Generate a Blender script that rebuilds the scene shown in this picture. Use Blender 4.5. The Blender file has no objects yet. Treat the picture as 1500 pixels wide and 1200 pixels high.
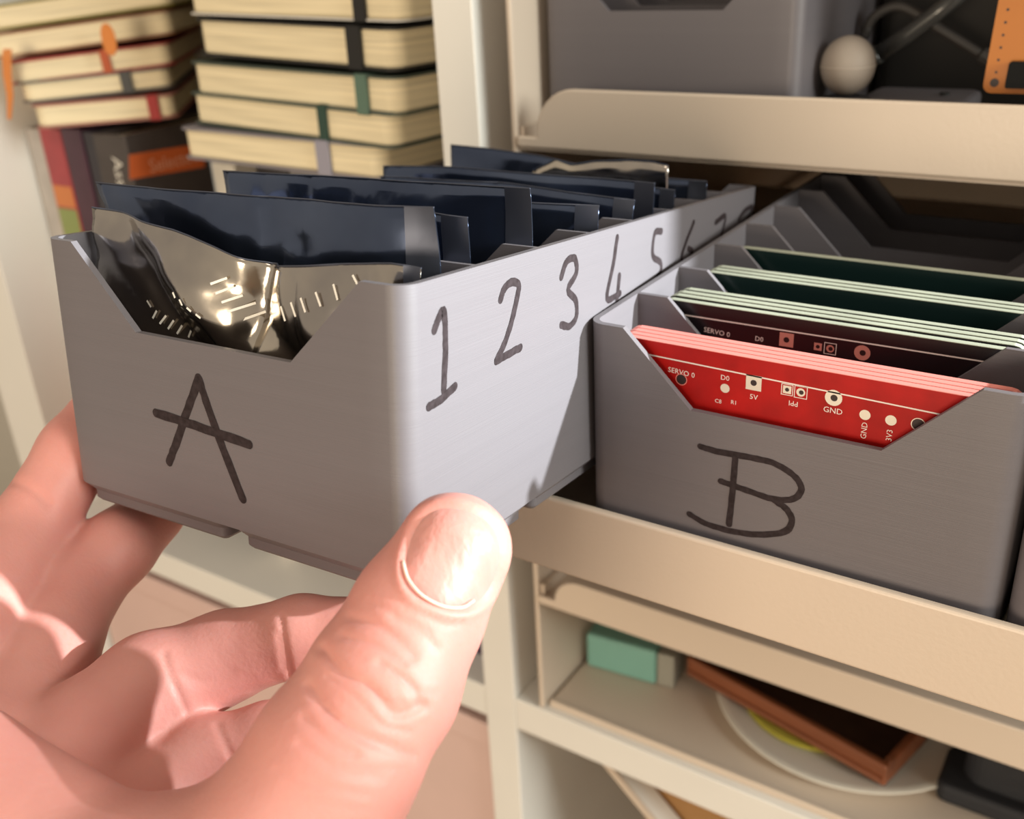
import bpy, math, random
import numpy as np
from mathutils import Matrix, Vector
random.seed(7)
# ------------------------------------------------------------------ camera
F_PX = 1476.7
CR = np.array([[0.834382, 0.548938, -0.049733], [0.194961, -0.378322, -0.904910], [-0.515555, 0.745345, -0.422687]])
CC = np.array([96.7155, -168.1947, 71.3730])           # millimetres
MM = 0.001
sc = bpy.context.scene
cd = bpy.data.cameras.new('camera'); cam = bpy.data.objects.new('camera', cd); sc.collection.objects.link(cam)
m4 = Matrix.Identity(4)
for i in range(3):
    m4[i][0] = CR[0][i]; m4[i][1] = -CR[1][i]; m4[i][2] = -CR[2][i]; m4[i][3] = CC[i] * MM
cam.matrix_world = m4
cd.sensor_width = 36; cd.sensor_fit = 'HORIZONTAL'; cd.lens = F_PX * 36 / 1500
cd.clip_start = 0.01; cd.clip_end = 20
cd.dof.use_dof = True; cd.dof.focus_distance = 0.182; cd.dof.aperture_fstop = 20
sc.camera = cam
# ------------------------------------------------------------------ world, lights, exposure
sc.view_settings.view_transform = 'Standard'; sc.view_settings.look = 'None'
sc.view_settings.gamma = 1; sc.view_settings.use_curve_mapping = False
sc.view_settings.exposure = 0.0
w = bpy.data.worlds.new('room_light'); sc.world = w; w.use_nodes = True
w.node_tree.nodes['Background'].inputs[0].default_value = (1.0, 0.86, 0.68, 1)
w.node_tree.nodes['Background'].inputs[1].default_value = 0.50

def lamp(name, kind, loc, energy, col, size=0.1, target=None):
    d = bpy.data.lights.new(name, kind); d.energy = energy; d.color = col
    if kind == 'AREA': d.shape = 'DISK'; d.size = size
    else: d.shadow_soft_size = size
    o = bpy.data.objects.new(name, d); sc.collection.objects.link(o); o.location = Vector(loc) * MM
    if target is not None:
        o.rotation_euler = (Vector(target) - Vector(loc)).to_track_quat('-Z', 'Y').to_euler()
    return o
key = lamp('desk_lamp_light', 'SPOT', (640, 188, 190), 82.0, (0.93, 1.0, 1.0), 0.008, (0, -5, 52))
key.data.spot_size = math.radians(22); key.data.spot_blend = 0.9
lamp('room_lamp_light', 'AREA', (60, -1150, -60), 8.0, (1.0, 0.83, 0.61), 0.5, (0, 60, -40))
lamp('right_fill_light', 'AREA', (960, -90, 310), 11.0, (0.97, 1.0, 0.92), 0.45, (0, 0, 0))  # soft fill added from the right, out of view; no window known there
lamp('ceiling_light', 'AREA', (150, -520, 1150), 2.5, (1.0, 0.86, 0.68), 0.5, (0, -40, 0))

# ------------------------------------------------------------------ helpers
def pix(u, v, d):
    """world point (mm) that lies d mm in front of the lens plane"""
    return CC + CR.T @ np.array([(u - 750) / F_PX * d, (v - 600) / F_PX * d, d])
def at(u, v, ax, val):
    d = CR.T @ np.array([(u - 750) / F_PX, (v - 600) / F_PX, 1.0])
    return CC + d * ((val - CC[ax]) / d[ax])
def project(P):
    c = (P - CC) @ CR.T
    return 750 + F_PX * c[:, 0] / c[:, 2], 600 + F_PX * c[:, 1] / c[:, 2], c[:, 2]

MATS = {}
def mat(name, col, rough=0.5, metal=0.0, noise=0.0, nscale=200, bump=0.0, bscale=600, sss=0.0, alpha=1.0, spec=0.5,
        col2=None, stretch=(1, 1, 1), sssr=(1, .35, .2), coat=0.0, trans=0.0):
    if name in MATS: return MATS[name]
    m = bpy.data.materials.new(name); m.use_nodes = True; nt = m.node_tree
    b = nt.nodes['Principled BSDF']
    b.inputs['Roughness'].default_value = rough; b.inputs['Metallic'].default_value = metal
    b.inputs['Base Color'].default_value = (*col, 1)
    b.inputs['Specular IOR Level'].default_value = spec
    b.inputs['Alpha'].default_value = alpha
    b.inputs['Coat Weight'].default_value = coat
    b.inputs['Transmission Weight'].default_value = trans
    if sss:
        b.inputs['Subsurface Weight'].default_value = sss
        b.inputs['Subsurface Radius'].default_value = sssr
        b.inputs['Subsurface Scale'].default_value = 0.0022
    if noise or bump:
        tc = nt.nodes.new('ShaderNodeTexCoord'); mp = nt.nodes.new('ShaderNodeMapping')
        mp.inputs['Scale'].default_value = stretch
        nt.links.new(tc.outputs['Object'], mp.inputs['Vector'])
        if noise:
            n = nt.nodes.new('ShaderNodeTexNoise'); n.inputs['Scale'].default_value = nscale; n.inputs['Detail'].default_value = 4
            nt.links.new(mp.outputs[0], n.inputs['Vector'])
            r = nt.nodes.new('ShaderNodeValToRGB'); r.color_ramp.elements[0].position = .3; r.color_ramp.elements[1].position = .7
            c2 = col2 or tuple(c * (1 - noise) for c in col)
            r.color_ramp.elements[0].color = (*c2, 1); r.color_ramp.elements[1].color = (*col, 1)
            nt.links.new(n.outputs['Fac'], r.inputs[0]); nt.links.new(r.outputs[0], b.inputs['Base Color'])
        if bump:
            n2 = nt.nodes.new('ShaderNodeTexNoise'); n2.inputs['Scale'].default_value = bscale; n2.inputs['Detail'].default_value = 3
            nt.links.new(mp.outputs[0], n2.inputs['Vector'])
            bp = nt.nodes.new('ShaderNodeBump'); bp.inputs['Strength'].default_value = bump; bp.inputs['Distance'].default_value = 0.0006
            nt.links.new(n2.outputs['Fac'], bp.inputs['Height']); nt.links.new(bp.outputs[0], b.inputs['Normal'])
    MATS[name] = m
    return m

GREY = mat('grey_print_plastic', (.143, .130, .142), .46, bump=.10, bscale=420, stretch=(.06, .06, 14), noise=.05, nscale=30, spec=.45)
WHITE = mat('white_laminate', (.82, .80, .76), .38, noise=.04, nscale=25, bump=.05, bscale=300)
TRAYW = mat('white_tray_metal', (.635, .53, .435), .42, bump=.08, bscale=900)
MARK = mat('black_marker_ink', (.016, .010, .011), .7, noise=.9, nscale=900, col2=(.035, .025, .028), spec=.2)
PAGE = mat('notebook_pages', (.92, .80, .55), .8, noise=.28, nscale=60, stretch=(.25, .25, 16), bump=.5, bscale=60)
RED = mat('red_solder_mask', (.44, .008, .007), .4, noise=.35, nscale=120, spec=.22)
REDEDGE = mat('red_board_edge', (.78, .25, .22), .5, noise=.15, nscale=300, stretch=(.05, 1, 1))
BLACKM = mat('black_solder_mask', (.012, .009, .011), .3)
GREENM = mat('dark_green_solder_mask', (.006, .018, .017), .3)
EDGE = mat('fibreglass_edge', (.40, .42, .33), .7, noise=.3, nscale=250, stretch=(.2, 1, 1))
SILK = mat('white_silkscreen', (.75, .66, .62), .6)
PAD = mat('tinned_pad', (.80, .76, .66), .3, metal=.4)
HOLE = mat('drill_hole_dark', (.02, .008, .008), .5)
SKIN = mat('skin', (.64, .29, .25), .5, sss=.35, noise=.2, nscale=70, col2=(.60, .25, .215), bump=.12, bscale=1100, spec=.4)
NAIL = mat('thumbnail_keratin', (.64, .29, .255), .34, sss=.3, noise=.12, nscale=120, bump=.3, bscale=260, stretch=(3, 3, .25), spec=.5)

def mesh_obj(name, V, Fc, material, smooth=False):
    me = bpy.data.meshes.new(name)
    V = np.asarray(V, float) * MM
    me.from_pydata([tuple(v) for v in V], [], [tuple(int(i) for i in f) for f in Fc]); me.update()
    if smooth:
        me.polygons.foreach_set('use_smooth', [True] * len(me.polygons))
    me.materials.append(material)
    o = bpy.data.objects.new(name, me); sc.collection.objects.link(o)
    return o
def tag(o, label, cat, group=None):
    o['label'] = label; o['category'] = cat
    if group: o['group'] = group
    return o
class Thing:
    """An Empty at the base of a thing; parts are given in the thing's own millimetre frame."""
    def __init__(s, name, label, cat, loc=(0, 0, 0), R=None, group=None, scale=1.0, kind=None):
        s.o = bpy.data.objects.new(name, None); sc.collection.objects.link(s.o)
        s.o.empty_display_size = 0.01
        s.loc = np.array(loc, float); s.R = np.eye(3) if R is None else np.array(R); s.s = scale
        M = Matrix.Identity(4)
        for i in range(3):
            for j in range(3): M[i][j] = s.R[i][j] * scale
            M[i][3] = s.loc[i] * MM
        s.o.matrix_world = M
        if kind: s.o['kind'] = kind; s.o['label'] = label
        else: tag(s.o, label, cat, group)
    def part(s, name, V, Fc, material, smooth=False, world=False, parent=None, bevel=0, segs=2):
        V = np.asarray(V, float)
        if world: V = ((V - s.loc) @ s.R) / s.s
        o = mesh_obj(name, V, Fc, material, smooth); o.parent = parent or s.o
        if bevel:
            md = o.modifiers.new('soft_edge', 'BEVEL'); md.width = bevel * MM; md.segments = segs; md.limit_method = 'ANGLE'
        return o
    def local(s, P): return ((np.asarray(P, float) - s.loc) @ s.R) / s.s
    def ray(s, u, v, ax, val):
        """point where the sight line of picture position (u, v) meets the plane axis=val of this thing's frame"""
        d = s.R.T @ (CR.T @ np.array([(u - 750) / F_PX, (v - 600) / F_PX, 1.0])); c = s.R.T @ (CC - s.loc) / s.s
        return c + d * ((val - c[ax]) / d[ax])

BOXF = [(0, 3, 2, 1), (4, 5, 6, 7), (0, 1, 5, 4), (1, 2, 6, 5), (2, 3, 7, 6), (3, 0, 4, 7)]
def box(x0, x1, y0, y1, z0, z1):
    return np.array([(x0, y0, z0), (x1, y0, z0), (x1, y1, z0), (x0, y1, z0), (x0, y0, z1), (x1, y0, z1), (x1, y1, z1), (x0, y1, z1)], float), BOXF
def rot_z(a):
    c, s_ = math.cos(a), math.sin(a); return np.array([[c, -s_, 0], [s_, c, 0], [0, 0, 1.]])
def join(parts):
    V, Fc = [], []; n = 0
    for v, f in parts:
        V.append(np.asarray(v, float)); Fc += [tuple(i + n for i in q) for q in f]; n += len(v)
    return np.vstack(V), Fc
def prism(outline, axis, a, b):
    """extrude a 2-D outline along an axis (0,1,2) from a to b"""
    n = len(outline); V = []
    for val in (a, b):
        for p in outline:
            q = list(p); q.insert(axis, val); V.append(q)
    Fc = [tuple(range(n))[::-1], tuple(range(n, 2 * n))] + [(i, (i + 1) % n, (i + 1) % n + n, i + n) for i in range(n)]
    return np.array(V, float), Fc
def rrect(x0, x1, y0, y1, r, n=6):
    P = []
    for cx, cy, a0 in ((x1 - r, y1 - r, 0), (x0 + r, y1 - r, 90), (x0 + r, y0 + r, 180), (x1 - r, y0 + r, 270)):
        for k in range(n + 1):
            a = math.radians(a0 + 90 * k / n); P.append((cx + r * math.cos(a), cy + r * math.sin(a)))
    return P
def disc(cx, cz, r, y, n=20, r0=0):
    """flat disc or ring in an x-z plane facing -y"""
    V = []; Fc = []
    for k in range(n):
        a = 2 * math.pi * k / n
        V.append((cx + r * math.cos(a), y, cz + r * math.sin(a)))
        if r0: V.append((cx + r0 * math.cos(a), y, cz + r0 * math.sin(a)))
    if r0: Fc = [(2 * k, 2 * ((k + 1) % n), 2 * ((k + 1) % n) + 1, 2 * k + 1) for k in range(n)]
    else: Fc = [tuple(range(n))]
    return np.array(V), Fc
def lathe(prof, n=40, c=(0, 0)):
    V = []; Fc = []
    for r, z in prof:
        for k in range(n):
            a = 2 * math.pi * k / n; V.append((c[0] + r * math.cos(a), c[1] + r * math.sin(a), z))
    for i in range(len(prof) - 1):
        for k in range(n):
            Fc.append((i * n + k, i * n + (k + 1) % n, (i + 1) * n + (k + 1) % n, (i + 1) * n + k))
    Fc.append(tuple(range(n))[::-1]); Fc.append(tuple(range((len(prof) - 1) * n, len(prof) * n)))
    return np.array(V), Fc
def tube(pts, rad, n=10):
    pts = [np.array(p, float) for p in pts]; V = []; Fc = []
    for i, p in enumerate(pts):
        d = pts[min(i + 1, len(pts) - 1)] - pts[max(i - 1, 0)]; d /= np.linalg.norm(d)
        u = np.cross(d, [0, 0, 1.0]); 
        if np.linalg.norm(u) < 1e-3: u = np.cross(d, [0, 1.0, 0])
        u /= np.linalg.norm(u); v = np.cross(d, u)
        r = rad[i] if hasattr(rad, '__len__') else rad
        for k in range(n):
            a = 2 * math.pi * k / n; V.append(p + r * (math.cos(a) * u + math.sin(a) * v))
    for i in range(len(pts) - 1):
        for k in range(n):
            Fc.append((i * n + k, i * n + (k + 1) % n, (i + 1) * n + (k + 1) % n, (i + 1) * n + k))
    Fc.append(tuple(range(n))[::-1]); Fc.append(tuple(range((len(pts) - 1) * n, len(pts) * n)))
    return np.array(V), Fc
def smooth_line(P, k=4):
    P = [np.array(p, float) for p in P]
    if len(P) < 3: return P
    out = []
    Q = [2 * P[0] - P[1]] + P + [2 * P[-1] - P[-2]]
    for i in range(1, len(Q) - 2):
        for j in range(k):
            t = j / k; a, b, c, d = Q[i - 1:i + 3]
            out.append(.5 * (2 * b + (c - a) * t + (2 * a - 5 * b + 4 * c - d) * t * t + (3 * b - a - 3 * c + d) * t ** 3))
    out.append(P[-1]); return out
def stroke(P2, width, k=5, jitter=.10, rng=random.Random(3)):
    """marker stroke in a plane: one strip with round ends"""
    P = [p for p in smooth_line(P2, k)]
    P = [P[0]] + [b for a, b in zip(P[:-1], P[1:]) if np.linalg.norm(b - a) > 1e-5]
    n = len(P); V = []; Fc = []
    for i, p in enumerate(P):
        d = P[min(i + 1, n - 1)] - P[max(i - 1, 0)]; d = d / (np.linalg.norm(d) + 1e-9)
        m = np.array([-d[1], d[0]]) * width * .5
        V += [p - m * (1 + rng.uniform(-jitter, jitter)), p + m * (1 + rng.uniform(-jitter, jitter))]
        if i: Fc.append((2 * i - 2, 2 * i, 2 * i + 1, 2 * i - 1))
    for p, q in ((P[0], P[1]), (P[-1], P[-2])):
        d = (p - q) / np.linalg.norm(p - q); m = np.array([-d[1], d[0]]); b = len(V)
        V += [p + width * .5 * (math.cos(a) * m + math.sin(a) * d) for a in np.linspace(0, math.pi, 7)]; Fc.append(tuple(range(b, b + 7)))
    return np.array(V), Fc
def text_mesh(txt, size):
    cu = bpy.data.curves.new('t', 'FONT'); cu.body = txt; cu.size = size; cu.align_x = 'CENTER'; cu.align_y = 'CENTER'; cu.resolution_u = 2
    o = bpy.data.objects.new('t', cu); sc.collection.objects.link(o)
    dg = bpy.context.evaluated_depsgraph_get(); me = bpy.data.meshes.new_from_object(o.evaluated_get(dg))
    V = np.array([v.co[:] for v in me.vertices]) if len(me.vertices) else np.zeros((0, 3)); Fc = [tuple(p.vertices) for p in me.polygons]
    bpy.data.objects.remove(o); bpy.data.curves.remove(cu); bpy.data.meshes.remove(me)
    return V[:, :2], Fc
def vnoise(P, seed=0):
    """smooth value noise on an (n,3) array"""
    rs = np.random.RandomState(seed); T = rs.rand(4096)
    i = np.floor(P).astype(int); f = P - i; f = f * f * (3 - 2 * f)
    def h(a, b, c): return T[(a * 73856093 ^ b * 19349663 ^ c * 83492791) & 4095]
    r = 0
    for dx in (0, 1):
        for dy in (0, 1):
            for dz in (0, 1):
                wgt = (f[:, 0] if dx else 1 - f[:, 0]) * (f[:, 1] if dy else 1 - f[:, 1]) * (f[:, 2] if dz else 1 - f[:, 2])
                r = r + wgt * h(i[:, 0] + dx, i[:, 1] + dy, i[:, 2] + dz)
    return r

# ------------------------------------------------------------------ the setting
YC = 107.0            # front plane of the bookcase
wb = mesh_obj('wall_back', *box(-1600, 1600, 520, 540, -700, 1500), mat('wall_paint', (.72, .68, .60), .8, noise=.05, nscale=8)); wb['kind'] = 'structure'
fl = mesh_obj('floor', *box(-1600, 1600, -1600, 540, -720, -700), mat('floor_wood', (.35, .24, .15), .5, noise=.4, nscale=6, stretch=(1, 12, 1))); fl['kind'] = 'structure'

bc = Thing('bookcase', 'white cube bookcase holding the notebooks, books and sliding trays', 'bookcase', (0, YC, -700))
def bpart(n, x0, x1, y0, y1, z0, z1, m=WHITE, b=.5): return bc.part(n, *box(x0, x1, y0, y1, z0, z1), m, world=True, bevel=b)
bpart('upright', -452, -414, YC, 490, -700, 470)
bpart('upright', -116.3, -100.5, YC, 490, -700, 470)
bpart('upright', 235, 273, YC, 490, -700, 470)
for z in (-239.5, 113, 448):
    bpart('shelf_board', -413.9, -116.4, YC + .2, 489, z, z + 16.5)
    bpart('shelf_board', -100.4, 234.9, YC + .2, 489, z, z + 16.5)
bpart('shelf_board', -413.9, 234.9, YC + .2, 489, -600, -583.5)
bpart('back_panel', -413.9, 234.9, 490, 494, -583, 448, mat('back_panel_shade', (.20, .15, .11), .7, noise=.2, nscale=20), 0)  # dark brown puts the interior shade into the panel colour

# ------------------------------------------------------------------ tray organiser and sliding trays
rack = Thing('tray_rack', 'white rack with thin side panels holding the sliding trays in the bookcase', 'rack', (-88, YC + 1, -223))
rack.part('side_panel', *box(-88.6, -86.6, YC + 1, 440, -222.8, 112), TRAYW, world=True, bevel=.6)
rack.part('side_panel', *box(221.6, 223.6, YC + 1, 440, -222.8, 112), TRAYW, world=True, bevel=.6)
for zz in (8.1, -57.5, -170):
    rack.part('runner', *box(-86.5, -82.5, YC + 8, 430, zz, zz + 1.2), TRAYW, world=True)
lin = Thing('shelf_liner', 'flat white liner sheet on the shelf under the lowest tray', 'liner', (60, YC + 5, -223))
lin.part('sheet', *box(-85, 220, YC + 6, 430, -222.9, -220.4), TRAYW, world=True, bevel=.6)
lin.part('front_rim', *box(-85, 220, YC + 3.5, YC + 5.2, -222.9, -219.6), TRAYW, world=True, bevel=.5)

def tray(label, y0, z0, z1, floor_z, depth):
    t = Thing('sliding_tray', label, 'tray', (65, y0, floor_z), group='sliding trays')
    L, Rr = -86, 221; rr = min(13.5, z1 - z0 - 3.9)
    out = [(L, z0), (Rr, z0), (Rr, z0 + 3.4), (Rr - 7.5, z0 + 3.4)]
    for k in range(9):
        a = math.radians(0 + 90 * k / 8); out.append((Rr - 7.5 - rr + rr * math.cos(a), z1 - rr + rr * math.sin(a)))
    for k in range(9):
        a = math.radians(90 + 90 * k / 8); out.append((L + 7.5 + rr + rr * math.cos(a), z1 - rr + rr * math.sin(a)))
    out += [(L + 7.5, z0 + 3.4), (L, z0 + 3.4)]
    t.part('front_lip', *prism(out, 1, y0, y0 + 2), TRAYW, world=True, bevel=.7, segs=3)
    t.part('tray_floor', *box(L, Rr, y0 + 1.6, y0 + depth, floor_z - 2, floor_z), TRAYW, world=True)
    t.part('side_rim', *box(L, L + 1.5, y0 + 2.4, y0 + depth, floor_z, floor_z + 5), TRAYW, world=True)
    t.part('side_rim', *box(Rr - 1.5, Rr, y0 + 2.4, y0 + depth, floor_z, floor_z + 5), TRAYW, world=True)
    t.part('back_rim', *box(L, Rr, y0 + depth, y0 + depth + 2, floor_z - 2, floor_z + 12), TRAYW, world=True)
    return t
tray('white tray with the plain grey bin, pushed in on the upper level', YC, 10.6, 29.0, 11.5, 300)
tray('white tray pulled out under the grey bins lettered B', -3.6, -61.2, -41.9, -53.6, 300)
tray('white tray pushed in below the pulled-out tray, above the teal block', YC, -168.0, -153.2, -165.5, 300)

# ------------------------------------------------------------------ grey bins
W = 83.5; LEN = 167.5; N1, N2, ND, H = 8.3, 23.3, 15.0, 48.6
WALL = 1.3; PITCH = 20.95
def notch_outline(inset, y0, y1, r):
    """loop of (x, y, top z, is_wall) around the bin; front and back wall carry the notch"""
    P = []
    x0, x1 = inset, W - inset
    n = 6
    def arc(cx, cy, a0):
        for k in range(n + 1):
            a = math.radians(a0 + 90 * k / n); P.append((cx + r * math.cos(a), cy + r * math.sin(a), 0.0))
    arc(x0 + r, y0 + r, 180)
    for x, z in ((N1, 0), (N2, -ND), (W - N2, -ND), (W - N1, 0)): P.append((x, y0, z))
    arc(x1 - r, y0 + r, 270)
    arc(x1 - r, y1 - r, 0)
    for x, z in ((W - N1, 0), (W - N2, -ND), (N2, -ND), (N1, 0)): P.append((x, y1, z))
    arc(x0 + r, y1 - r, 90)
    return P
def bin_meshes():
    O = notch_outline(0, 0, LEN, 3.75); I = notch_outline(WALL, WALL, LEN - WALL, 2.5); n = len(O)
    V = []; Fc = []
    ob, ot, it, ib = 0, n, 2 * n, 3 * n
    for p in O: V.append((p[0], p[1], -H))
    for p in O: V.append((p[0], p[1], p[2]))
    for p in I: V.append((p[0], p[1], p[2]))
    for p in I: V.append((p[0], p[1], -H + 2.0))
    for i in range(n):
        j = (i + 1) % n
        Fc += [(ob + i, ob + j, ot + j, ot + i), (ot + i, ot + j, it + j, it + i), (it + i, it + j, ib + j, ib + i)]
    Fc += [tuple(range(n))[::-1], tuple(range(ib, ib + n))]
    return np.array(V), Fc
def foot_mesh():
    V = []; Fc = []; rings = [(20.75, 3.75, -H), (20.55, 3.6, -H - .25), (18.6, 1.7, -H - 2.25), (18.6, 1.7, -H - 3.95), (17.8, .9, -H - 4.75)]
    for hw, r, z in rings:
        for p in rrect(-hw, hw, -hw, hw, r, 4): V.append((p[0], p[1], z))
    n = len(V) // len(rings)
    for k in range(len(rings) - 1):
        for i in range(n):
            j = (i + 1) % n; Fc.append((k * n + i, k * n + j, (k + 1) * n + j, (k + 1) * n + i))
    Fc.append(tuple(range((len(rings) - 1) * n, len(rings) * n)))
    return np.array(V), Fc
def divider_mesh():
    o = [(WALL, -H + 2), (W - WALL, -H + 2), (W - WALL, 0), (W - N1, 0), (W - N2, -ND), (N2, -ND), (N1, 0), (WALL, 0)]
    return prism([(a, b) for a, b in o], 1, -.55, .55)
BM, FM, DM = bin_meshes(), foot_mesh(), divider_mesh()
proto = {}
def grey_bin(label, loc, R=None, scale=1.0, dividers=7):
    t = Thing('storage_bin', label, 'bin', loc, R, 'grey printed storage bins', scale)
    def share(name, M, off=(0, 0, 0), smooth=False):
        if name in proto:
            o = bpy.data.objects.new(name, proto[name]); sc.collection.objects.link(o); o.parent = t.o
        else:
            o = t.part(name, *M, GREY, smooth=True); o.data.set_sharp_from_angle(angle=math.radians(32)); proto[name] = o.data
        o.location = Vector(off) * MM
        return o
    share('bin_body', BM)
    for i in range(2):
        for j in range(4):
            share('base_foot', FM, (W / 2 + (i - .5) * 42, LEN / 2 + (j - 1.5) * 42, 0))
    for k in range(dividers): share('divider', DM, (0, PITCH * (k + 1), 0))
    return t
RA = np.array([[0.998779, -0.047646, -0.013065], [0.048913, 0.990862, 0.125697], [0.006957, -0.126183, 0.991983]])
TA = CC + 1.016 * (np.array([-79.5275, -64.1581, 25.3289]) - CC)
binA = grey_bin('grey bin lettered A, held up by the hand and full of foil bags', TA, RA, 1.016)
binB = grey_bin('grey bin lettered B standing on the pulled-out tray, filled with circuit boards', (0, 0, 0))
grey_bin('grey bin beside bin B at the right edge of the picture', (84.6, .3, 0))
grey_bin('plain grey bin on the upper tray beside the white ball', (-83.6, 122, 65.0))

def marker(t, name, strokes, ax, val, off, width):
    """strokes given as picture positions on a face of the bin; becomes a thin ink mesh lying on that face"""
    parts = []
    for n, s in enumerate(strokes):
        P = [t.ray(u, v, ax, val) for u, v in s]; ij = [i for i in range(3) if i != ax]
        V2, Fc = stroke([(p[ij[0]], p[ij[1]]) for p in P], width)
        parts.append((np.insert(V2, ax, val + off * (1 + .4 * n), axis=1), Fc))
    V, Fc = join(parts)
    return t.part(name, V, Fc, MARK)
marker(binA, 'marker_letter', [[(248, 677), (258, 650), (275, 600), (291, 556)], [(291, 554), (305, 596), (322, 644), (356, 731)], [(229, 605), (300, 628), (365, 651)]], 1, 0, -.06, 1.75)
marker(binB, 'marker_letter', [[(1026, 654), (1049, 661), (1093, 669), (1132, 678), (1162, 696), (1174, 716), (1162, 731), (1132, 731), (1093, 718), (1056, 705)],
       [(1132, 731), (1153, 747), (1160, 764), (1149, 779), (1110, 783), (1067, 777), (1032, 766), (1010, 753)], [(1077, 672), (1073, 721), (1068, 768)]], 1, 0, -.06, 1.35)
DIG = [[[(636, 484), (641, 470), (649, 455), (652, 480), (652, 520), (650, 572)], [(628, 596), (646, 585), (666, 566)]],
       [[(733, 439), (738, 424), (748, 414), (759, 416), (758, 432), (750, 468), (740, 500), (727, 528)], [(727, 529), (746, 518), (762, 509)]],
       [[(822, 406), (830, 383), (842, 379), (844, 400), (832, 424), (843, 440), (844, 464), (834, 478), (822, 476)]],
       [[(904, 348), (898, 388), (889, 437), (908, 430)], [(907, 404), (903, 446)]],
       [[(969, 339), (959, 342), (956, 374), (967, 384), (968, 396), (962, 406)]],
       [[(1016, 326), (1005, 354), (998, 378), (1003, 385), (1014, 370), (1008, 364)]],
       [[(1048, 326), (1062, 316), (1059, 336), (1054, 352)]],
       [[(1082, 322), (1090, 309), (1102, 303), (1098, 316), (1086, 328)]]]
for s in DIG: marker(binA, 'marker_digit', s, 0, W, .06, 1.5)

# ------------------------------------------------------------------ circuit boards in bin B
def board(name, label, x0, x1, y, ztop, mface, medge, group, hgt=45, th=1.55):
    t = Thing(name, label, 'circuit board', ((x0 + x1) / 2, y, ztop - hgt), group=group)
    out = rrect(x0, x1, ztop - hgt, ztop, 2.5, 4)
    o = t.part('laminate', *prism(out, 1, y, y + th), medge, world=True)
    for s, yy in ((-1, y - .03), (1, y + th)):
        t.part('solder_mask', *prism(rrect(x0 + .12, x1 - .12, ztop - hgt + .12, ztop - .12, 2.4, 4), 1, yy, yy + .03), mface, world=True)
    return t
def plane_pts(px, y): return [at(u, v, 1, y) for u, v in px]
def flat(t, name, V2, Fc, y, m):
    V2 = np.asarray(V2, float); V = np.stack([V2[:, 0], np.full(len(V2), y), V2[:, 1]], 1)
    return t.part(name, V, Fc, m, world=True)
def word(t, txt, u, v, size, y, m=SILK, ang=0):
    p = at(u, v, 1, y); V, Fc = text_mesh(txt, size)
    c, s_ = math.cos(math.radians(ang)), math.sin(math.radians(ang))
    V = np.stack([V[:, 0] * c - V[:, 1] * s_ + p[0], V[:, 0] * s_ + V[:, 1] * c + p[2]], 1)
    return flat(t, 'printed_text', V, Fc, y, m)
def sq(t, name, u, v, hw, y, m, hole=None):
    p = at(u, v, 1, y)
    o = flat(t, name, np.array([(p[0] - hw, p[2] - hw), (p[0] + hw, p[2] - hw), (p[0] + hw, p[2] + hw), (p[0] - hw, p[2] + hw)]), [(0, 1, 2, 3)], y, m)
    if hole: t.part('drill_hole', *disc(p[0], p[2], hole, y - .02), HOLE, world=True)
    return o
def frame_sq(t, u, v, hw, y, m, w_=.14):
    p = at(u, v, 1, y); a = hw; b = hw - w_
    V = [(-a, -a), (a, -a), (a, a), (-a, a), (-b, -b), (b, -b), (b, b), (-b, b)]
    return flat(t, 'printed_outline', np.array(V) + [p[0], p[2]], [(0, 1, 5, 4), (1, 2, 6, 5), (2, 3, 7, 6), (3, 0, 4, 7)], y, m)
def rnd(t, name, u, v, r, y, m, hole=None, r0=0):
    p = at(u, v, 1, y); t.part(name, *disc(p[0], p[2], r, y, r0=r0), m, world=True)
    if hole: t.part('drill_hole', *disc(p[0] + .1, p[2], hole, y - .02), HOLE, world=True)
yr = 3.0
reds = []
pos = ['front board of the stack', 'second board of the stack', 'third board of the stack', 'rearmost board of the stack']
for k in range(4):
    reds.append(board('circuit_board', 'red circuit board in the front slot of bin B, ' + pos[k], 5.2 + .1 * k, 80.6 + .1 * k, yr + 1.62 * k, -2.9 + .1 * k, RED, REDEDGE, 'red circuit boards'))
t = reds[0]; y = yr - .06
a, b = at(938, 517, 1, y), at(1420, 616, 1, y)
flat(t, 'printed_line', *stroke([(a[0], a[2]), (b[0], b[2])], .28, jitter=0), y, SILK)
word(t, 'SERVO 0', 998, 546, 1.55, y, ang=-3); word(t, 'D0', 1062, 554, 1.5, y); word(t, '5V', 1104, 582, 1.5, y)
word(t, 'PPI', 1162, 591, 1.5, y, ang=180); word(t, 'GND', 1220, 602, 1.6, y); word(t, 'GND', 1266, 631, 1.5, y, ang=90); word(t, '3V3', 1303, 638, 1.5, y, ang=90)
word(t, 'C8', 1052, 588, 1.2, y); word(t, 'R1', 1075, 590, 1.2, y)
rnd(t, 'drill_hole', 998, 556, 1.05, y, HOLE); rnd(t, 'ring', 998, 556, 1.25, y - .01, REDEDGE, r0=1.1)
rnd(t, 'solder_pad', 1062, 569, .95, y, PAD); sq(t, 'solder_pad', 1104, 561, 1.55, y, PAD, .62)
sq(t, 'solder_pad', 1153, 571, .8, y, PAD, .4); frame_sq(t, 1153, 571, 1.15, y, SILK); rnd(t, 'solder_pad', 1173, 575, .85, y, PAD, .45); frame_sq(t, 1173, 575, 1.25, y, SILK)
rnd(t, 'solder_pad', 1221, 583, 1.6, y, PAD, .65); rnd(t, 'solder_pad', 1267, 608, 1.0, y, PAD); rnd(t, 'solder_pad', 1305, 616, 1.0, y, PAD)
rnd(t, 'drill_hole', 1345, 622, 1.05, y, HOLE); rnd(t, 'ring', 1345, 622, 1.25, y - .01, PAD, r0=1.1)
blk = []
pos = ['front board of four', 'second board of four', 'third board of four', 'rearmost board of four']
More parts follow.
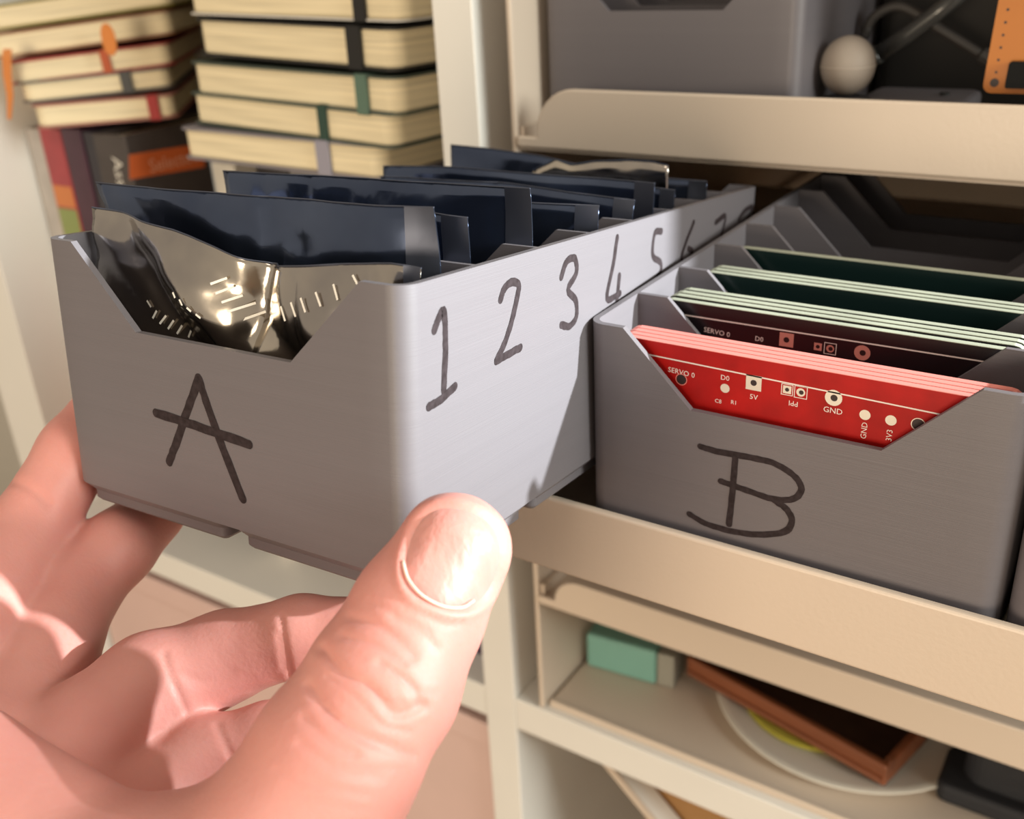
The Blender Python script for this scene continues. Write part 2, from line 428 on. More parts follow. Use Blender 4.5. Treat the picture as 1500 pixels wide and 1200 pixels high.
for k in range(4):
    blk.append(board('circuit_board', 'black circuit board in the second slot of bin B, ' + pos[k], 5.4 + .35 * k, 78.2 + .2 * k, 23.2 + [0, 2.2, 3.95, 6.6][k], [-1.3, -1.0, -.8, -.9][k], BLACKM, EDGE, 'black circuit boards'))
t = blk[0]; y = 23.2 - .06
a, b = at(1000, 461, 1, y), at(1455, 532, 1, y)
flat(t, 'printed_line', *stroke([(a[0], a[2]), (b[0], b[2])], .3, jitter=0), y, SILK)
PINK = mat('copper_pad_pink', (.55, .22, .18), .5)
word(t, 'SERVO 0', 1050, 487, 1.6, y, ang=-3); word(t, 'D0', 1112, 497, 1.5, y)
sq(t, 'solder_pad', 1152, 498, 1.5, y, PINK, .6); sq(t, 'solder_pad', 1198, 508, .8, y, PINK, .4); rnd(t, 'solder_pad', 1216, 511, .8, y, PINK, .45); frame_sq(t, 1216, 511, 1.25, y, SILK)
rnd(t, 'solder_pad', 1263, 517, 1.6, y, PINK, .6)
for k in range(3): board('circuit_board', 'dark green circuit board in the third slot of bin B, ' + ['front', 'middle', 'rear'][k] + ' of three', 5.5 + .5 * k, 78.4, 44.3 + 1.75 * k, -1.2 + .2 * k, GREENM, EDGE, 'dark green circuit boards')
board('circuit_board', 'dark green circuit board alone in the fourth slot of bin B', 5.4, 78.3, 65.2, -1.0, GREENM, EDGE, 'dark green circuit boards', th=2.0)

# ------------------------------------------------------------------ foil bags in bin A
FOIL = mat('static_shield_foil', (.12, .15, .23), .15, metal=.9, noise=.45, nscale=30, col2=(.055, .072, .125), bump=.12, bscale=120)
FOIL2 = mat('reflection_tinted_foil', (.72, .65, .55), .17, metal=1.0, noise=.3, nscale=35, col2=(.30, .28, .29), bump=.08, bscale=140)  # warm tint and dark patches paint reflections into the foil colour
SEAL = mat('bag_seal_strip', (.11, .12, .16), .42, metal=.85)
def bag(label, top_px, yb, yt, thick, seed, m=FOIL, crumple=.8, zbot=-44.0, seal=True, seam=None, fold=None, nx=44, nz=26):
    t = Thing('foil_bag', label, 'bag', TA, RA, 'static shield foil bags', 1.016)
    T = np.array([t.ray(u, v, 1, yt) for u, v in top_px]); xs = T[:, 0]; zs = T[:, 2]
    x0, x1 = xs[0], xs[-1]
    S, Tt = np.meshgrid(np.linspace(0, 1, nx), np.linspace(0, 1, nz), indexing='ij')
    x = x0 + (x1 - x0) * S
    x = x + (np.clip(x, 3.2, W - 3.2) - x) * np.clip((1 - Tt) * 2.2, 0, 1)
    x = np.clip(x, 2.4 - 4.5 * np.clip((Tt - .82) / .18, 0, 1), W - 2.0)
    zt = np.interp(x0 + (x1 - x0) * S, xs, zs)
    z = zbot + (zt - zbot) * Tt
    yy = yb + (yt - yb) * Tt
    P = np.stack([x.ravel() * .06, yy.ravel() * .01 + seed * 7.3, z.ravel() * .06], 1)
    n1 = vnoise(P, seed) - .5; P2 = np.stack([x.ravel() * .17, np.full(x.size, seed * 3.1), z.ravel() * .17], 1); n2 = np.abs(vnoise(P2, seed + 9) - .5)
    amp = crumple * (.25 + .75 * Tt.ravel())
    disp = (n1 * 4.2 - n2 * 2.6) * amp
    y0 = yy.ravel() + disp
    if fold is not None: y0 = y0 + fold(x.ravel(), z.ravel())
    edge = np.sin(np.pi * np.clip(S, 0, 1)) ** .5 * np.sin(np.pi * np.clip(1 - Tt, 0, 1) * .5) ** .6
    th = .12 + thick * edge.ravel()
    n = x.size
    lo, hi = yb - 3, yb + 16
    V = np.vstack([np.stack([x.ravel(), y0 - th * .5, z.ravel()], 1), np.stack([x.ravel(), y0 + th * .5, z.ravel()], 1)])
    Fc = []
    idx = lambda i, j: i * nz + j
    for i in range(nx - 1):
        for j in range(nz - 1):
            a, b, c, d = idx(i, j), idx(i + 1, j), idx(i + 1, j + 1), idx(i, j + 1)
            Fc += [(a, b, c, d), (a + n, d + n, c + n, b + n)]
    for i in range(nx - 1):
        for j in (0, nz - 1):
            a, b = idx(i, j), idx(i + 1, j); Fc.append((a, a + n, b + n, b) if j == 0 else (a, b, b + n, a + n))
    for j in range(nz - 1):
        for i in (0, nx - 1):
            a, b = idx(i, j), idx(i, j + 1); Fc.append((a, b, b + n, a + n) if i == 0 else (a, a + n, b + n, b))
    sheet = t.part('pouch', V, Fc, m, smooth=True)
    front = V[:n].reshape(nx, nz, 3)
    t.part('top_seam', *tube([V[idx(i, nz - 1)] * .5 + V[idx(i, nz - 1) + n] * .5 for i in range(nx)], .16, 5), seam or SEAL)
    if seal:
        i0 = nx - 4; Vs = []; Fs = []
        g = front[i0:, nz // 2:, :].copy(); g[:, :, 1] -= .12
        a, b = g.shape[:2]
        for i in range(a - 1):
            for j in range(b - 1): Fs.append((i * b + j, (i + 1) * b + j, (i + 1) * b + j + 1, i * b + j + 1))
        t.part('seal_strip', g.reshape(-1, 3), Fs, SEAL, smooth=True)
    return t, front
def fold1(x, z):
    f = 3.6 * np.exp(-((x - 46 - (z + 6) * .30) / 2.6) ** 2) * np.exp(-((z - 2) / 24) ** 2)      # pinched crease
    f -= 3.2 * np.exp(-((x - 31) / 10) ** 2 - ((z + 6) / 10) ** 2)
    f -= 2.4 * np.exp(-((x - 62) / 9) ** 2 - ((z + 9) / 9) ** 2)
    f += 3.0 * np.exp(-((x - 14 + z * .9) / 6) ** 2)
    f -= 1.5 * np.abs(np.sin((x * .8 + z) * .12))
    return f
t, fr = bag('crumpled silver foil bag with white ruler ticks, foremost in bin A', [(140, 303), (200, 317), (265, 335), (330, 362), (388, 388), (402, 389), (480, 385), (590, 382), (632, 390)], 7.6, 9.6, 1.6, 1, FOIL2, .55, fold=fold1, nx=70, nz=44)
# printed ruler ticks on the front sheet
TICK = mat('white_bag_print', (.85, .82, .76), .6)
nxf, nzf = fr.shape[:2]
fx = fr[:, :, 0]; fz = fr[:, :, 2]
parts = []
def near(px):
    q = t.ray(px[0], px[1], 1, 7.5); k = np.argmin((fx - q[0]) ** 2 + (fz - q[2]) ** 2); return np.array([q[0], fr.reshape(-1, 3)[k][1], q[2]])
TK = [((318, 414), (334, 407)), ((324, 428), (342, 420)), ((333, 441), (350, 434)), ((340, 455), (362, 447)), ((350, 470), (372, 461)),
      ((418, 447), (426, 468)), ((437, 440), (447, 460)), ((457, 432), (467, 452)), ((477, 424), (487, 444)), ((497, 414), (507, 436)), ((520, 402), (528, 416)),
      ((230, 455), (226, 466)), ((241, 463), (236, 474)), ((252, 470), (246, 482)), ((262, 478), (256, 490)), ((274, 486), (270, 496)), ((216, 440), (222, 450)),
      ((272, 424), (276, 432)), ((283, 434), (286, 443)), ((293, 446), (298, 452)), ((304, 456), (310, 462))]
for a, b in TK:
    A, B = near(a), near(b); d = B - A; L = np.linalg.norm([d[0], d[2]])
    if L < .3: B = A + np.array([.8, 0, .8]); d = B - A; L = 1.1
    nn = np.array([-d[2], 0, d[0]]) / L * .22; e = np.array([0, -.45, 0])
    parts.append((np.array([A - nn + e, B - nn + e, B + nn + e, A + nn + e]), [(0, 1, 2, 3)]))
V, Fc = join(parts); t.part('ruler_ticks', V, Fc, TICK)
bag('wide dark foil bag right behind the crumpled bag, tall at its left end', [(143, 267), (250, 277), (420, 290), (560, 300), (641, 303)], 17, 14.5, 1.2, 2, crumple=.8)
bag('dark foil bag in the second slot showing only its right end', [(240, 290), (500, 304), (640, 311), (690, 318)], 26, 23.5, 1.0, 3, crumple=.85)
bag('dark foil bag with a pale top left corner in the third slot', [(330, 250), (480, 258), (640, 268), (778, 276)], 46, 43.6, 1.1, 4, crumple=.8)
bag('foil bag with a pale top band in the fourth slot beside the digit 3', [(480, 272), (640, 284), (790, 296), (876, 302)], 72, 70, 1.0, 5, crumple=.85)
bag('short dark foil bag in the fifth slot beside the digit 4', [(560, 258), (740, 268), (860, 284), (932, 293)], 90, 89, 1.0, 6, crumple=.85)
bag('long dark foil bag in the fifth slot beside the digit 5', [(564, 243), (660, 244), (800, 256), (962, 268)], 101.5, 100.5, 1.0, 7, crumple=.7)
bag('narrow foil bag tip in the sixth slot, behind the long bag', [(690, 252), (880, 266), (992, 278)], 112, 112.5, .9, 8, crumple=.7)
bag('dark foil bag in the seventh slot beside the digit 6', [(690, 236), (800, 246), (930, 258), (1035, 266)], 136, 135, 1.0, 9, crumple=.7)
bag('tall grey foil flap rising above the others in front of the upright', [(660, 212), (720, 218), (790, 228), (842, 240), (940, 248)], 129.5, 129.5, .8, 10, FOIL, .3, seal=False)
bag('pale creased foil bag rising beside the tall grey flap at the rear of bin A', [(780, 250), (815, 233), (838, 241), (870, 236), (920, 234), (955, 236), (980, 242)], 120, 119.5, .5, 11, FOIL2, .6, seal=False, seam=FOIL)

# ------------------------------------------------------------------ hand (one continuous surface)
def build_hand():
    J = {}
    thumb = [(664, 803, 151, 8.4), (612, 898, 149, 9.7), (562, 1000, 146, 11.0), (492, 1112, 143, 12.0), (420, 1240, 141, 13.6), (230, 1420, 140, 20)]
    index = [(152, 606, 219, 7.0), (112, 662, 214, 7.6), (42, 782, 208, 8.4), (-70, 960, 184, 10), (-140, 1160, 168, 14)]
    middle = [(226, 752, 223, 6.8), (172, 803, 213, 7.7), (108, 868, 206, 8.6), (60, 985, 190, 9.6), (-10, 1110, 174, 12)]
    ring = [(520, 925, 182, 6.2), (440, 930, 184, 6.9), (330, 962, 187, 8.2), (225, 1012, 184, 10.4), (130, 1090, 176, 11), (60, 1190, 168, 12)]
    little = [(465, 1072, 177, 5.2), (395, 1083, 178, 6.2), (300, 1114, 177, 7.3), (212, 1185, 171, 8.8), (140, 1290, 163, 11)]
    palm = [[(-85, 1160, 151, 13.0), (150, 1335, 143, 15.0), (420, 1290, 141, 12)], [(-140, 1160, 168, 14), (-10, 1130, 172, 12), (60, 1190, 168, 12), (140, 1270, 162, 12), (60, 1500, 150, 20)],
            [(-140, 1160, 166, 14), (-60, 1500, 148, 22), (60, 1500, 148, 22)], [(150, 1350, 145, 15), (30, 1600, 142, 24), (0, 1750, 138, 25)], [(-85, 1170, 153, 13), (-60, 1500, 148, 22)], [(200, 1400, 140, 20), (60, 1550, 142, 23)]]
    groups = [(thumb, 2.0), (index, 1.5), (middle, 1.5), (ring, 1.5), (little, 1.5)] + [(p, 3.5) for p in palm]
    pts = []
    for ch, k in groups:
        for q in ch: pts.append((pix(*q[:3]), q[3]))
    lo = np.min([p - r for p, r in pts], 0) - 4; hi = np.max([p + r for p, r in pts], 0) + 4
    h = 0.56
    N = np.ceil((hi - lo) / h).astype(int) + 1
    D = np.full(N, 12.0, np.float32)
    ax = [lo[i] + h * np.arange(N[i]) for i in range(3)]
    for ch, k in groups:
        G = np.full(N, 12.0, np.float32)
        Q = [(pix(*q[:3]), q[3]) for q in ch]
        for (a, ra), (b, rb) in zip(Q[:-1], Q[1:]):
            m = max(ra, rb) + 9
            i0 = np.maximum(((np.minimum(a, b) - m - lo) / h).astype(int), 0); i1 = np.minimum(((np.maximum(a, b) + m - lo) / h).astype(int) + 2, N)
            s_ = tuple(slice(i0[i], i1[i]) for i in range(3))
            X = ax[0][s_[0]][:, None, None].astype(np.float32); Y = ax[1][s_[1]][None, :, None].astype(np.float32); Z = ax[2][s_[2]][None, None, :].astype(np.float32)
            ab = b - a; L2 = ab @ ab
            tt = np.clip(((X - a[0]) * ab[0] + (Y - a[1]) * ab[1] + (Z - a[2]) * ab[2]) / L2, 0, 1)
            d = np.sqrt((X - a[0] - tt * ab[0]) ** 2 + (Y - a[1] - tt * ab[1]) ** 2 + (Z - a[2] - tt * ab[2]) ** 2) - (ra + (rb - ra) * tt)
            g = G[s_]; hh = np.clip(.5 + .5 * (g - d) / 2.5, 0, 1)
            G[s_] = g + (d - g) * hh - 2.5 * hh * (1 - hh)
        hh = np.clip(.5 + .5 * (D - G) / k, 0, 1)
        D = D + (G - D) * hh - k * hh * (1 - hh)
    # surface nets
    neg = D < 0
    c = np.zeros(np.array(N) - 1, np.uint8)
    for dx in (0, 1):
        for dy in (0, 1):
            for dz in (0, 1): c += neg[dx:N[0] - 1 + dx, dy:N[1] - 1 + dy, dz:N[2] - 1 + dz]
    act = (c > 0) & (c < 8); ids = np.full(act.shape, -1, np.int64); I = np.argwhere(act); ids[act] = np.arange(len(I))
    acc = np.zeros((len(I), 3)); cnt = np.zeros(len(I))
    cor = [(0, 0, 0), (1, 0, 0), (0, 1, 0), (1, 1, 0), (0, 0, 1), (1, 0, 1), (0, 1, 1), (1, 1, 1)]
    for a in range(8):
        for b in range(a + 1, 8):
            if sum(abs(cor[a][i] - cor[b][i]) for i in range(3)) != 1: continue
            da = D[I[:, 0] + cor[a][0], I[:, 1] + cor[a][1], I[:, 2] + cor[a][2]]; db = D[I[:, 0] + cor[b][0], I[:, 1] + cor[b][1], I[:, 2] + cor[b][2]]
            x = (da < 0) != (db < 0); tt = np.where(x, da / np.where(x, da - db, 1), 0)
            p = np.array(cor[a])[None] + tt[:, None] * (np.array(cor[b]) - np.array(cor[a]))[None]
            acc[x] += p[x]; cnt[x] += 1
    V = lo + h * (I + acc / cnt[:, None])
    Fc = []
    for axn in range(3):
        u_, v_ = [(1, 2), (2, 0), (0, 1)][axn]
        sl0 = [slice(None)] * 3; sl1 = [slice(None)] * 3
        sl0[axn] = slice(0, N[axn] - 1); sl1[axn] = slice(1, N[axn])
        x = neg[tuple(sl0)] != neg[tuple(sl1)]; E = np.argwhere(x)
        E = E[(E[:, u_] > 0) & (E[:, v_] > 0) & (E[:, u_] < N[u_] - 1) & (E[:, v_] < N[v_] - 1)]
        s0 = neg[E[:, 0], E[:, 1], E[:, 2]]
        def cell(du, dv):
            q = E.copy(); q[:, u_] -= du; q[:, v_] -= dv; return ids[q[:, 0], q[:, 1], q[:, 2]]
        q = np.stack([cell(1, 1), cell(0, 1), cell(0, 0), cell(1, 0)], 1)
        q = np.where(s0[:, None], q, q[:, ::-1]); Fc.append(q)
    Fc = np.vstack(Fc)
    # laplacian smoothing
    e = np.vstack([Fc[:, [0, 1]], Fc[:, [1, 2]], Fc[:, [2, 3]], Fc[:, [3, 0]]])
    for it in range(8):
        s_ = np.zeros_like(V); n = np.zeros(len(V)); np.add.at(s_, e[:, 0], V[e[:, 1]]); np.add.at(s_, e[:, 1], V[e[:, 0]]); np.add.at(n, e[:, 0], 1); np.add.at(n, e[:, 1], 1)
        V = V * .45 + .55 * s_ / n[:, None]
    return V, Fc, D, lo, h
HV, HF, HD, HLO, HH = build_hand()
def vnormals(V, Fc):
    n = np.cross(V[Fc[:, 2]] - V[Fc[:, 0]], V[Fc[:, 3]] - V[Fc[:, 1]]); N = np.zeros_like(V)
    for k in range(4): np.add.at(N, Fc[:, k], n)
    return N / (np.linalg.norm(N, axis=1, keepdims=True) + 1e-12)
HN = vnormals(HV, HF)
PU, PV, PD = project(HV)
facing = ((CC - HV) * HN).sum(1) > 0
def crease(line, depth, width, dmin=0, dmax=999):
    """press a skin crease into the surface along a line (picture positions on the near side of the hand)"""
    L = smooth_line(line, 5); best = np.full(len(HV), 1e9)
    P = np.stack([PU, PV], 1)
    for a, b in zip(L[:-1], L[1:]):
        d = b - a; tt = np.clip(((P - a) @ d) / (d @ d + 1e-9), 0, 1); best = np.minimum(best, np.linalg.norm(P - a - tt[:, None] * d, axis=1))
    mm = best * PD / F_PX
    m = facing & (PD > dmin) & (PD < dmax)
    return np.where(m, -depth * np.exp(-(mm / width) ** 2) + .12 * depth * np.exp(-((mm - 2.2 * width) / (1.3 * width)) ** 2), 0)
off = np.zeros(len(HV))
for ln, d, w_ in [([(472, 952), (500, 985), (545, 1010), (578, 1046), (622, 1034)], .55, .7), ([(556, 972), (598, 1000), (614, 1030)], .35, .6), ([(452, 1005), (488, 1050), (540, 1085), (602, 1106)], .45, .7),
                  ([(512, 905), (560, 920), (606, 962)], .3, .6), ([(500, 932), (545, 945), (590, 972)], .25, .5), ([(446, 1052), (480, 1085), (520, 1105)], .25, .6), ([(440, 1090), (500, 1130), (560, 1140)], .2, .6), ([(575, 905), (620, 930), (640, 950)], .2, .5),
                  ([(480, 990), (520, 1020), (560, 1062), (600, 1072)], .18, .4), ([(540, 880), (590, 905), (628, 925)], .12, .4), ([(470, 1035), (520, 1070), (575, 1090)], .14, .4), ([(575, 985), (612, 1012), (640, 1018)], .16, .4),
                  ([(535, 1000), (565, 1028), (590, 1030)], .2, .4), ([(405, 1130), (460, 1150), (540, 1165)], .12, .45), ([(420, 1150), (480, 1180), (560, 1190)], .10, .45), ([(620, 900), (650, 915), (676, 912)], .12, .4), ([(500, 1120), (550, 1128), (600, 1125)], .14, .4)]:
    off += crease(ln, d, w_, 0, 160)
for ln, d, w_ in [([(412, 905), (418, 945), (426, 990)], .32, .55), ([(408, 930), (412, 955), (416, 980)], .2, .5), ([(240, 958), (248, 985), (275, 1045)], .3, .6), ([(318, 1062), (330, 1090), (345, 1120)], .3, .6), ([(0, 702), (40, 714), (72, 738)], .3, .8), ([(262, 985), (300, 1000), (340, 985)], .12, .8)]:
    off += crease(ln, d, w_, 150, 230)
# thumbnail outline: sunk bed with a raised fold round it
NAX = np.array([0.30, -0.954]); NC = np.array([663.0, 818.0])
def nail_uv(u, v):
    p = np.stack([u - NC[0], v - NC[1]], -1); a = p @ NAX; b = p @ np.array([NAX[1], -NAX[0]]) * -1
    return a / 72.0, b / 67.0
na, nb = nail_uv(PU, PV); rho = (np.abs(na) ** 2.6 + np.abs(nb) ** 2.6) ** (1 / 2.6)
thm = facing & (PD < 156)
tipf = np.clip((na + .2) / .9, 0, 1)
off += np.where(thm & (rho < 1.9), -.55 * (1 / (1 + np.exp((rho - 1.0) * 22))) + .55 * np.exp(-((rho - 1.13) / .10) ** 2), 0)
vn = vnoise(HV * .22, 5) - .5
HV2 = HV + HN * (off + vn * .16)[:, None]
hb = HV2[np.argmin(HV2[:, 2])]
hand = Thing('person', 'bare left hand gripping bin A, thumb on its right corner', 'hand', tuple(pix(0, 1750, 138)))
hand.part('hand_skin', HV2, HF, SKIN, smooth=True, world=True)
# nail plate: follows the thumb surface, slightly proud of the sunk bed
def surf(u, v):
    lo_, hi_ = 120.0, 175.0; d = lo_
    for _ in range(160):
        p = pix(u, v, d); g = (p - HLO) / HH; i = np.clip(g.astype(int), 0, np.array(HD.shape) - 2); f_ = g - i
        s_ = 0
        for dx in (0, 1):
            for dy in (0, 1):
                for dz in (0, 1):
                    s_ += (f_[0] if dx else 1 - f_[0]) * (f_[1] if dy else 1 - f_[1]) * (f_[2] if dz else 1 - f_[2]) * HD[i[0] + dx, i[1] + dy, i[2] + dz]
        if s_ < .02: return p
        d += max(.05, s_ * .7)
    return p
rings, segs = 7, 32; NV = []; NF = []
for r in range(rings + 1):
    for k in range(segs):
        th = 2 * math.pi * k / segs; rr = r / rings * .985
        ca, sa = math.cos(th), math.sin(th); sup = (abs(ca) ** 2.6 + abs(sa) ** 2.6) ** (-1 / 2.6)
        a_, b_ = rr * sup * ca * 72, rr * sup * sa * 67
        uv = NC + a_ * NAX + b_ * np.array([-NAX[1], NAX[0]])
        p = surf(uv[0], uv[1]); to = (CC - p) / np.linalg.norm(CC - p)
        NV.append(p + to * (.12 - .45 * rr ** 6))
        if r == 0: break
for k in range(segs): NF.append((0, 1 + k, 1 + (k + 1) % segs))
for r in range(1, rings):
    for k in range(segs):
        a_ = 1 + (r - 1) * segs; b_ = 1 + r * segs; NF.append((a_ + k, b_ + k, b_ + (k + 1) % segs, a_ + (k + 1) % segs))
NV = np.array(NV)
hand.part('thumbnail', NV, NF, NAIL, smooth=True, world=True)['label'] = 'pale pink thumbnail with fine ridges'

CUT = mat('dry_cuticle', (.78, .55, .47), .6, sss=.2)
hand.part('cuticle', *tube([surf(u, v) + (CC - surf(u, v)) / 800.0 for u, v in smooth_line([(590, 822), (598, 848), (618, 872), (648, 888), (676, 890), (694, 880)], 5)], .24, 6), CUT, True, world=True)
# ------------------------------------------------------------------ notebooks
def notebook(label, Lp, YL, Rp, YR, th, depth, ccol, bcol, bfrac, group, r=6, width=None, bw=6.0, band=True):
    a = at(*Lp, 1, YL); b = at(*Rp, 1, YR); u = b - a; Wd = np.linalg.norm(u); u /= Wd
    if width: Wd = width
    z = np.array([0, 0, 1.0]); z = z - (z @ u) * u; z /= np.linalg.norm(z); v = np.cross(z, u)
    R = np.stack([u, v, z], 1)
    t = Thing('notebook', label, 'notebook', a, R, group)
    cm = mat('cover_%02d%02d%02d' % tuple(int(c * 99) for c in ccol), ccol, .6)
    c = .75
    t.part('page_block', *prism(rrect(1.2, Wd - 1.2, 1.2, depth, r, 6), 2, c, th - c), PAGE, bevel=1.0)
    t.part('cover', *prism(rrect(0, Wd, 0, depth + 2, r, 6), 2, 0, c), cm)
    t.part('cover', *prism(rrect(0, Wd, 0, depth + 2, r, 6), 2, th - c, th), cm)
    t.part('spine', *box(r, Wd - r, depth, depth + 2, c, th - c), cm)
    if band:
        bm = mat('band_%02d%02d%02d' % tuple(int(q * 99) for q in bcol), bcol, .7)
        x = Wd * bfrac
        t.part('elastic_band', *prism(rrect(-.8, depth + 2.8, -.8, th + .8, .7, 3), 0, x - bw / 2, x + bw / 2), bm) if False else \
        t.part('elastic_band', *join([box(x - bw / 2, x + bw / 2, -.6, .4, -.3, th + .3), box(x - bw / 2, x + bw / 2, -.6, depth + 2.4, th, th + .4), box(x - bw / 2, x + bw / 2, -.6, depth + 2.4, -.4, 0)]), bm)
    return t
BK = (.012, .011, .011)
GC, GL = 'notebooks stacked on the books by the upright', 'notebooks stacked on the books at the far left'
notebook('black-banded notebook with a white lower cover, topmost in the stack by the upright', (272, 21), 132, (588, 33), 117, 15, 118, (.62, .60, .56), BK, .84, GC)
notebook('notebook with wide black elastic, second from the top by the upright', (288, 80), 132, (580, 106), 117, 14.5, 118, BK, BK, .83, GC, bw=7.5)
notebook('notebook with a pale green elastic, third from the top by the upright', (280, 138), 130, (583, 172), 116, 13.5, 120, (.07, .09, .07), (.10, .17, .13), .86, GC)
notebook('notebook with dark green elastic, second from the bottom by the upright', (280, 180), 129, (577, 220), 116, 13, 120, (.05, .07, .06), (.025, .06, .045), .70, GC, bw=4.5)
notebook('notebook with lavender elastic, lowest in the stack by the upright', (266, 231), 124, (560, 266), 118, 13, 120, (.25, .23, .26), (.30, .29, .36), .75, GC, bw=7)
notebook('notebook with an olive cover, topmost at the far left', (-40, 50), 121, (252, 8), 172, 11, 110, (.30, .24, .05), (.30, .24, .05), .6, GL, band=False)
notebook('thick notebook above the orange tab at the far left', (-14, 88), 119, (256, 50), 170, 11, 110, (.34, .16, .08), (.34, .16, .08), .9, GL, band=False)
notebook('notebook with a red cover and narrow orange elastic at the far left', (14, 126), 117, (256, 95), 168, 10.5, 110, (.40, .06, .05), (.45, .09, .03), .60, GL, bw=4)
notebook('notebook with a grey elastic, fourth from the top at the far left', (30, 153), 117, (256, 128), 166, 9.5, 110, (.16, .14, .13), (.08, .08, .08), .70, GL, bw=5)
notebook('notebook with a thin red elastic, lowest at the far left', (50, 190), 116.5, (262, 172), 162, 11, 110, (.40, .17, .14), (.38, .04, .04), .84, GL, bw=5)
ORG = mat('orange_ribbon', (.72, .25, .06), .6)
tb = Thing('page_tab', 'orange sticky tab poking out of the left notebook stack', 'tab', at(163, 55, 1, 140))
c = at(163, 54, 1, 139.5)
tb.part('tab_sheet', *prism([(c[0] + 5 * math.cos(a), c[2] + 6 * math.sin(a) - (2 if math.sin(a) < 0 else 0)) for a in np.linspace(0, 2 * math.pi, 18)[:-1]], 1, 137.6, 138.1), ORG, world=True)
rb = Thing('ribbon_bookmark', 'orange ribbon bookmark hanging at the left end of the notebook stack', 'ribbon', at(12, 170, 1, 114))
P = [at(10, 72, 1, 117.5), at(9, 84, 1, 115), at(10, 110, 1, 114.5), at(14, 140, 1, 114), at(13, 175, 1, 114)]
Vr = []
for i, p in enumerate(P):
    wv = [3.2, 3.4, 3.2, 2.4, 1.2][i]
    for dy in (0, .5): Vr += [p + [-wv, dy, 0], p + [wv, dy, 0]]
Fr = []
for i in range(4):
    k = 4 * i
    Fr += [(k, k + 1, k + 5, k + 4), (k + 2, k + 6, k + 7, k + 3), (k, k + 4, k + 6, k + 2), (k + 1, k + 3, k + 7, k + 5)]
rb.part('ribbon_strip', Vr, Fr, ORG, world=True)

# ------------------------------------------------------------------ upright books under the notebooks
def book(label, x0, x1, y0, ztop, col, depth=150, group='books standing on the left shelf'):
    t = Thing('book', label, 'book', ((x0 + x1) / 2, y0, -223), group=group)
    cm = mat('book_%02d%02d%02d' % tuple(int(c * 99) for c in col), col, .35, noise=.25, nscale=60)
    z0 = -222.9
    t.part('spine', *box(x0, x1, y0, y0 + 1.5, z0, ztop), cm, world=True, bevel=.6)
    t.part('cover', *box(x0, x0 + 1.3, y0 + 1.5, y0 + depth, z0, ztop), cm, world=True)
    t.part('cover', *box(x1 - 1.3, x1, y0 + 1.5, y0 + depth, z0, ztop), cm, world=True)
    t.part('page_block', *box(x0 + 1.3, x1 - 1.3, y0 + 1.6, y0 + depth - 3, z0 + 2, ztop - 3), PAGE, world=True)
    return t
YB = 137.0
def bx(u): return at(u, 215, 1, YB)[0]
xa, xb = bx(141), bx(188)
book('pale grey book against the left side of the bookcase', -412.5, bx(62) - .5, YB + 1, -5, (.52, .48, .45))
x0 = bx(62); x1 = bx(92)
b1 = book('narrow book with a red spine beside the pale grey book', x0, x1, YB, -4, (.42, .05, .06))
b1.part('spine_patch', *box(x0 + 1, x1 - 1, YB - .2, YB, -68, -45), mat('olive_print', (.25, .30, .10), .5), world=True)
b1.part('spine_patch', *box(x0 + 1, x1 - 1, YB - .2, YB, -44, -33), mat('orange_print', (.60, .20, .06), .5), world=True)
book('narrow dark plum book right of the red book', x1 + .5, bx(121), YB, -3, (.07, .02, .04))
book('slim dark navy book left of the orange-label book', bx(121) + .5, xa - .5, YB + 1, -4, (.035, .03, .04))
b2 = book('thick charcoal book with an orange label and white lettering', xa, xb, YB - 1, -4, (.07, .055, .05))
def on_cover(u, v): return at(u, v, 0, xb + .15)
V = [on_cover(189, 227), on_cover(190, 263), on_cover(300, 245), on_cover(300, 209)]
b2.part('cover_label', V + [v - np.array([.1, 0, 0]) for v in V], [(0, 1, 2, 3), (4, 7, 6, 5), (0, 4, 5, 1), (1, 5, 6, 2), (2, 6, 7, 3), (3, 7, 4, 0)], mat('orange_label', (.58, .12, .03), .5), world=True)
def bword(t, txt, o, ux, uy, size, m):
    V, Fc = text_mesh(txt, size)
    t.part('printed_text', o + V[:, :1] * np.array(ux)[None] + V[:, 1:2] * np.array(uy)[None], Fc, m, world=True)
WT = mat('white_book_print', (.75, .72, .66), .6)
bword(b2, 'Selected', on_cover(255, 236) + [.1, 0, 0], (0, 1, 0), (0, 0, 1), 9, mat('faded_print', (.75, .35, .22), .6))
bword(b2, 'Ass', at(174, 252, 1, YB - 1.3), (0, 0, -1), (1, 0, 0), 10, WT)
book('pale blue-grey book right of the orange-label book', bx(287), bx(296), YB + 6, -14, (.34, .38, .44))
book('white book under the lavender-banded notebook', bx(297), bx(330), YB + 3, -13.5, (.74, .70, .62))
book('dark book hidden under the middle of the notebook stack', bx(330) + .5, -240, 152, -12, (.05, .045, .05))
book('grey book under the right half of the notebook stack', -239.5, -205, 153, -11.5, (.25, .24, .24))
book('brown book third from the upright', -204.5, -172, 152, -12, (.14, .08, .06))
book('black book second from the upright', -171.5, -140, 150, -12.5, (.03, .03, .03))
book('dark purple book next to the middle upright', -139, -119, 123.5, -14, (.06, .02, .07))

# ------------------------------------------------------------------ pink storage box under the left shelf
PK = mat('pink_board', (.70, .50, .46), .6, noise=.06, nscale=20)
pb = Thing('storage_box', 'pale pink box filling the left compartment below the books', 'box', (-265, YC + 4, -583))
pb.part('box_front', *box(-411, -119, YC + 4, YC + 8, -583.4, -262), PK, world=True, bevel=1)
pb.part('lid', *box(-412.5, -117.8, YC + 2.6, 440, -262, -248), PK, world=True, bevel=1.2)
pb.part('box_side', *box(-411, -407, YC + 8, 436, -583.4, -262), PK, world=True)
pb.part('box_side', *box(-123, -119, YC + 8, 436, -583.4, -262), PK, world=True)

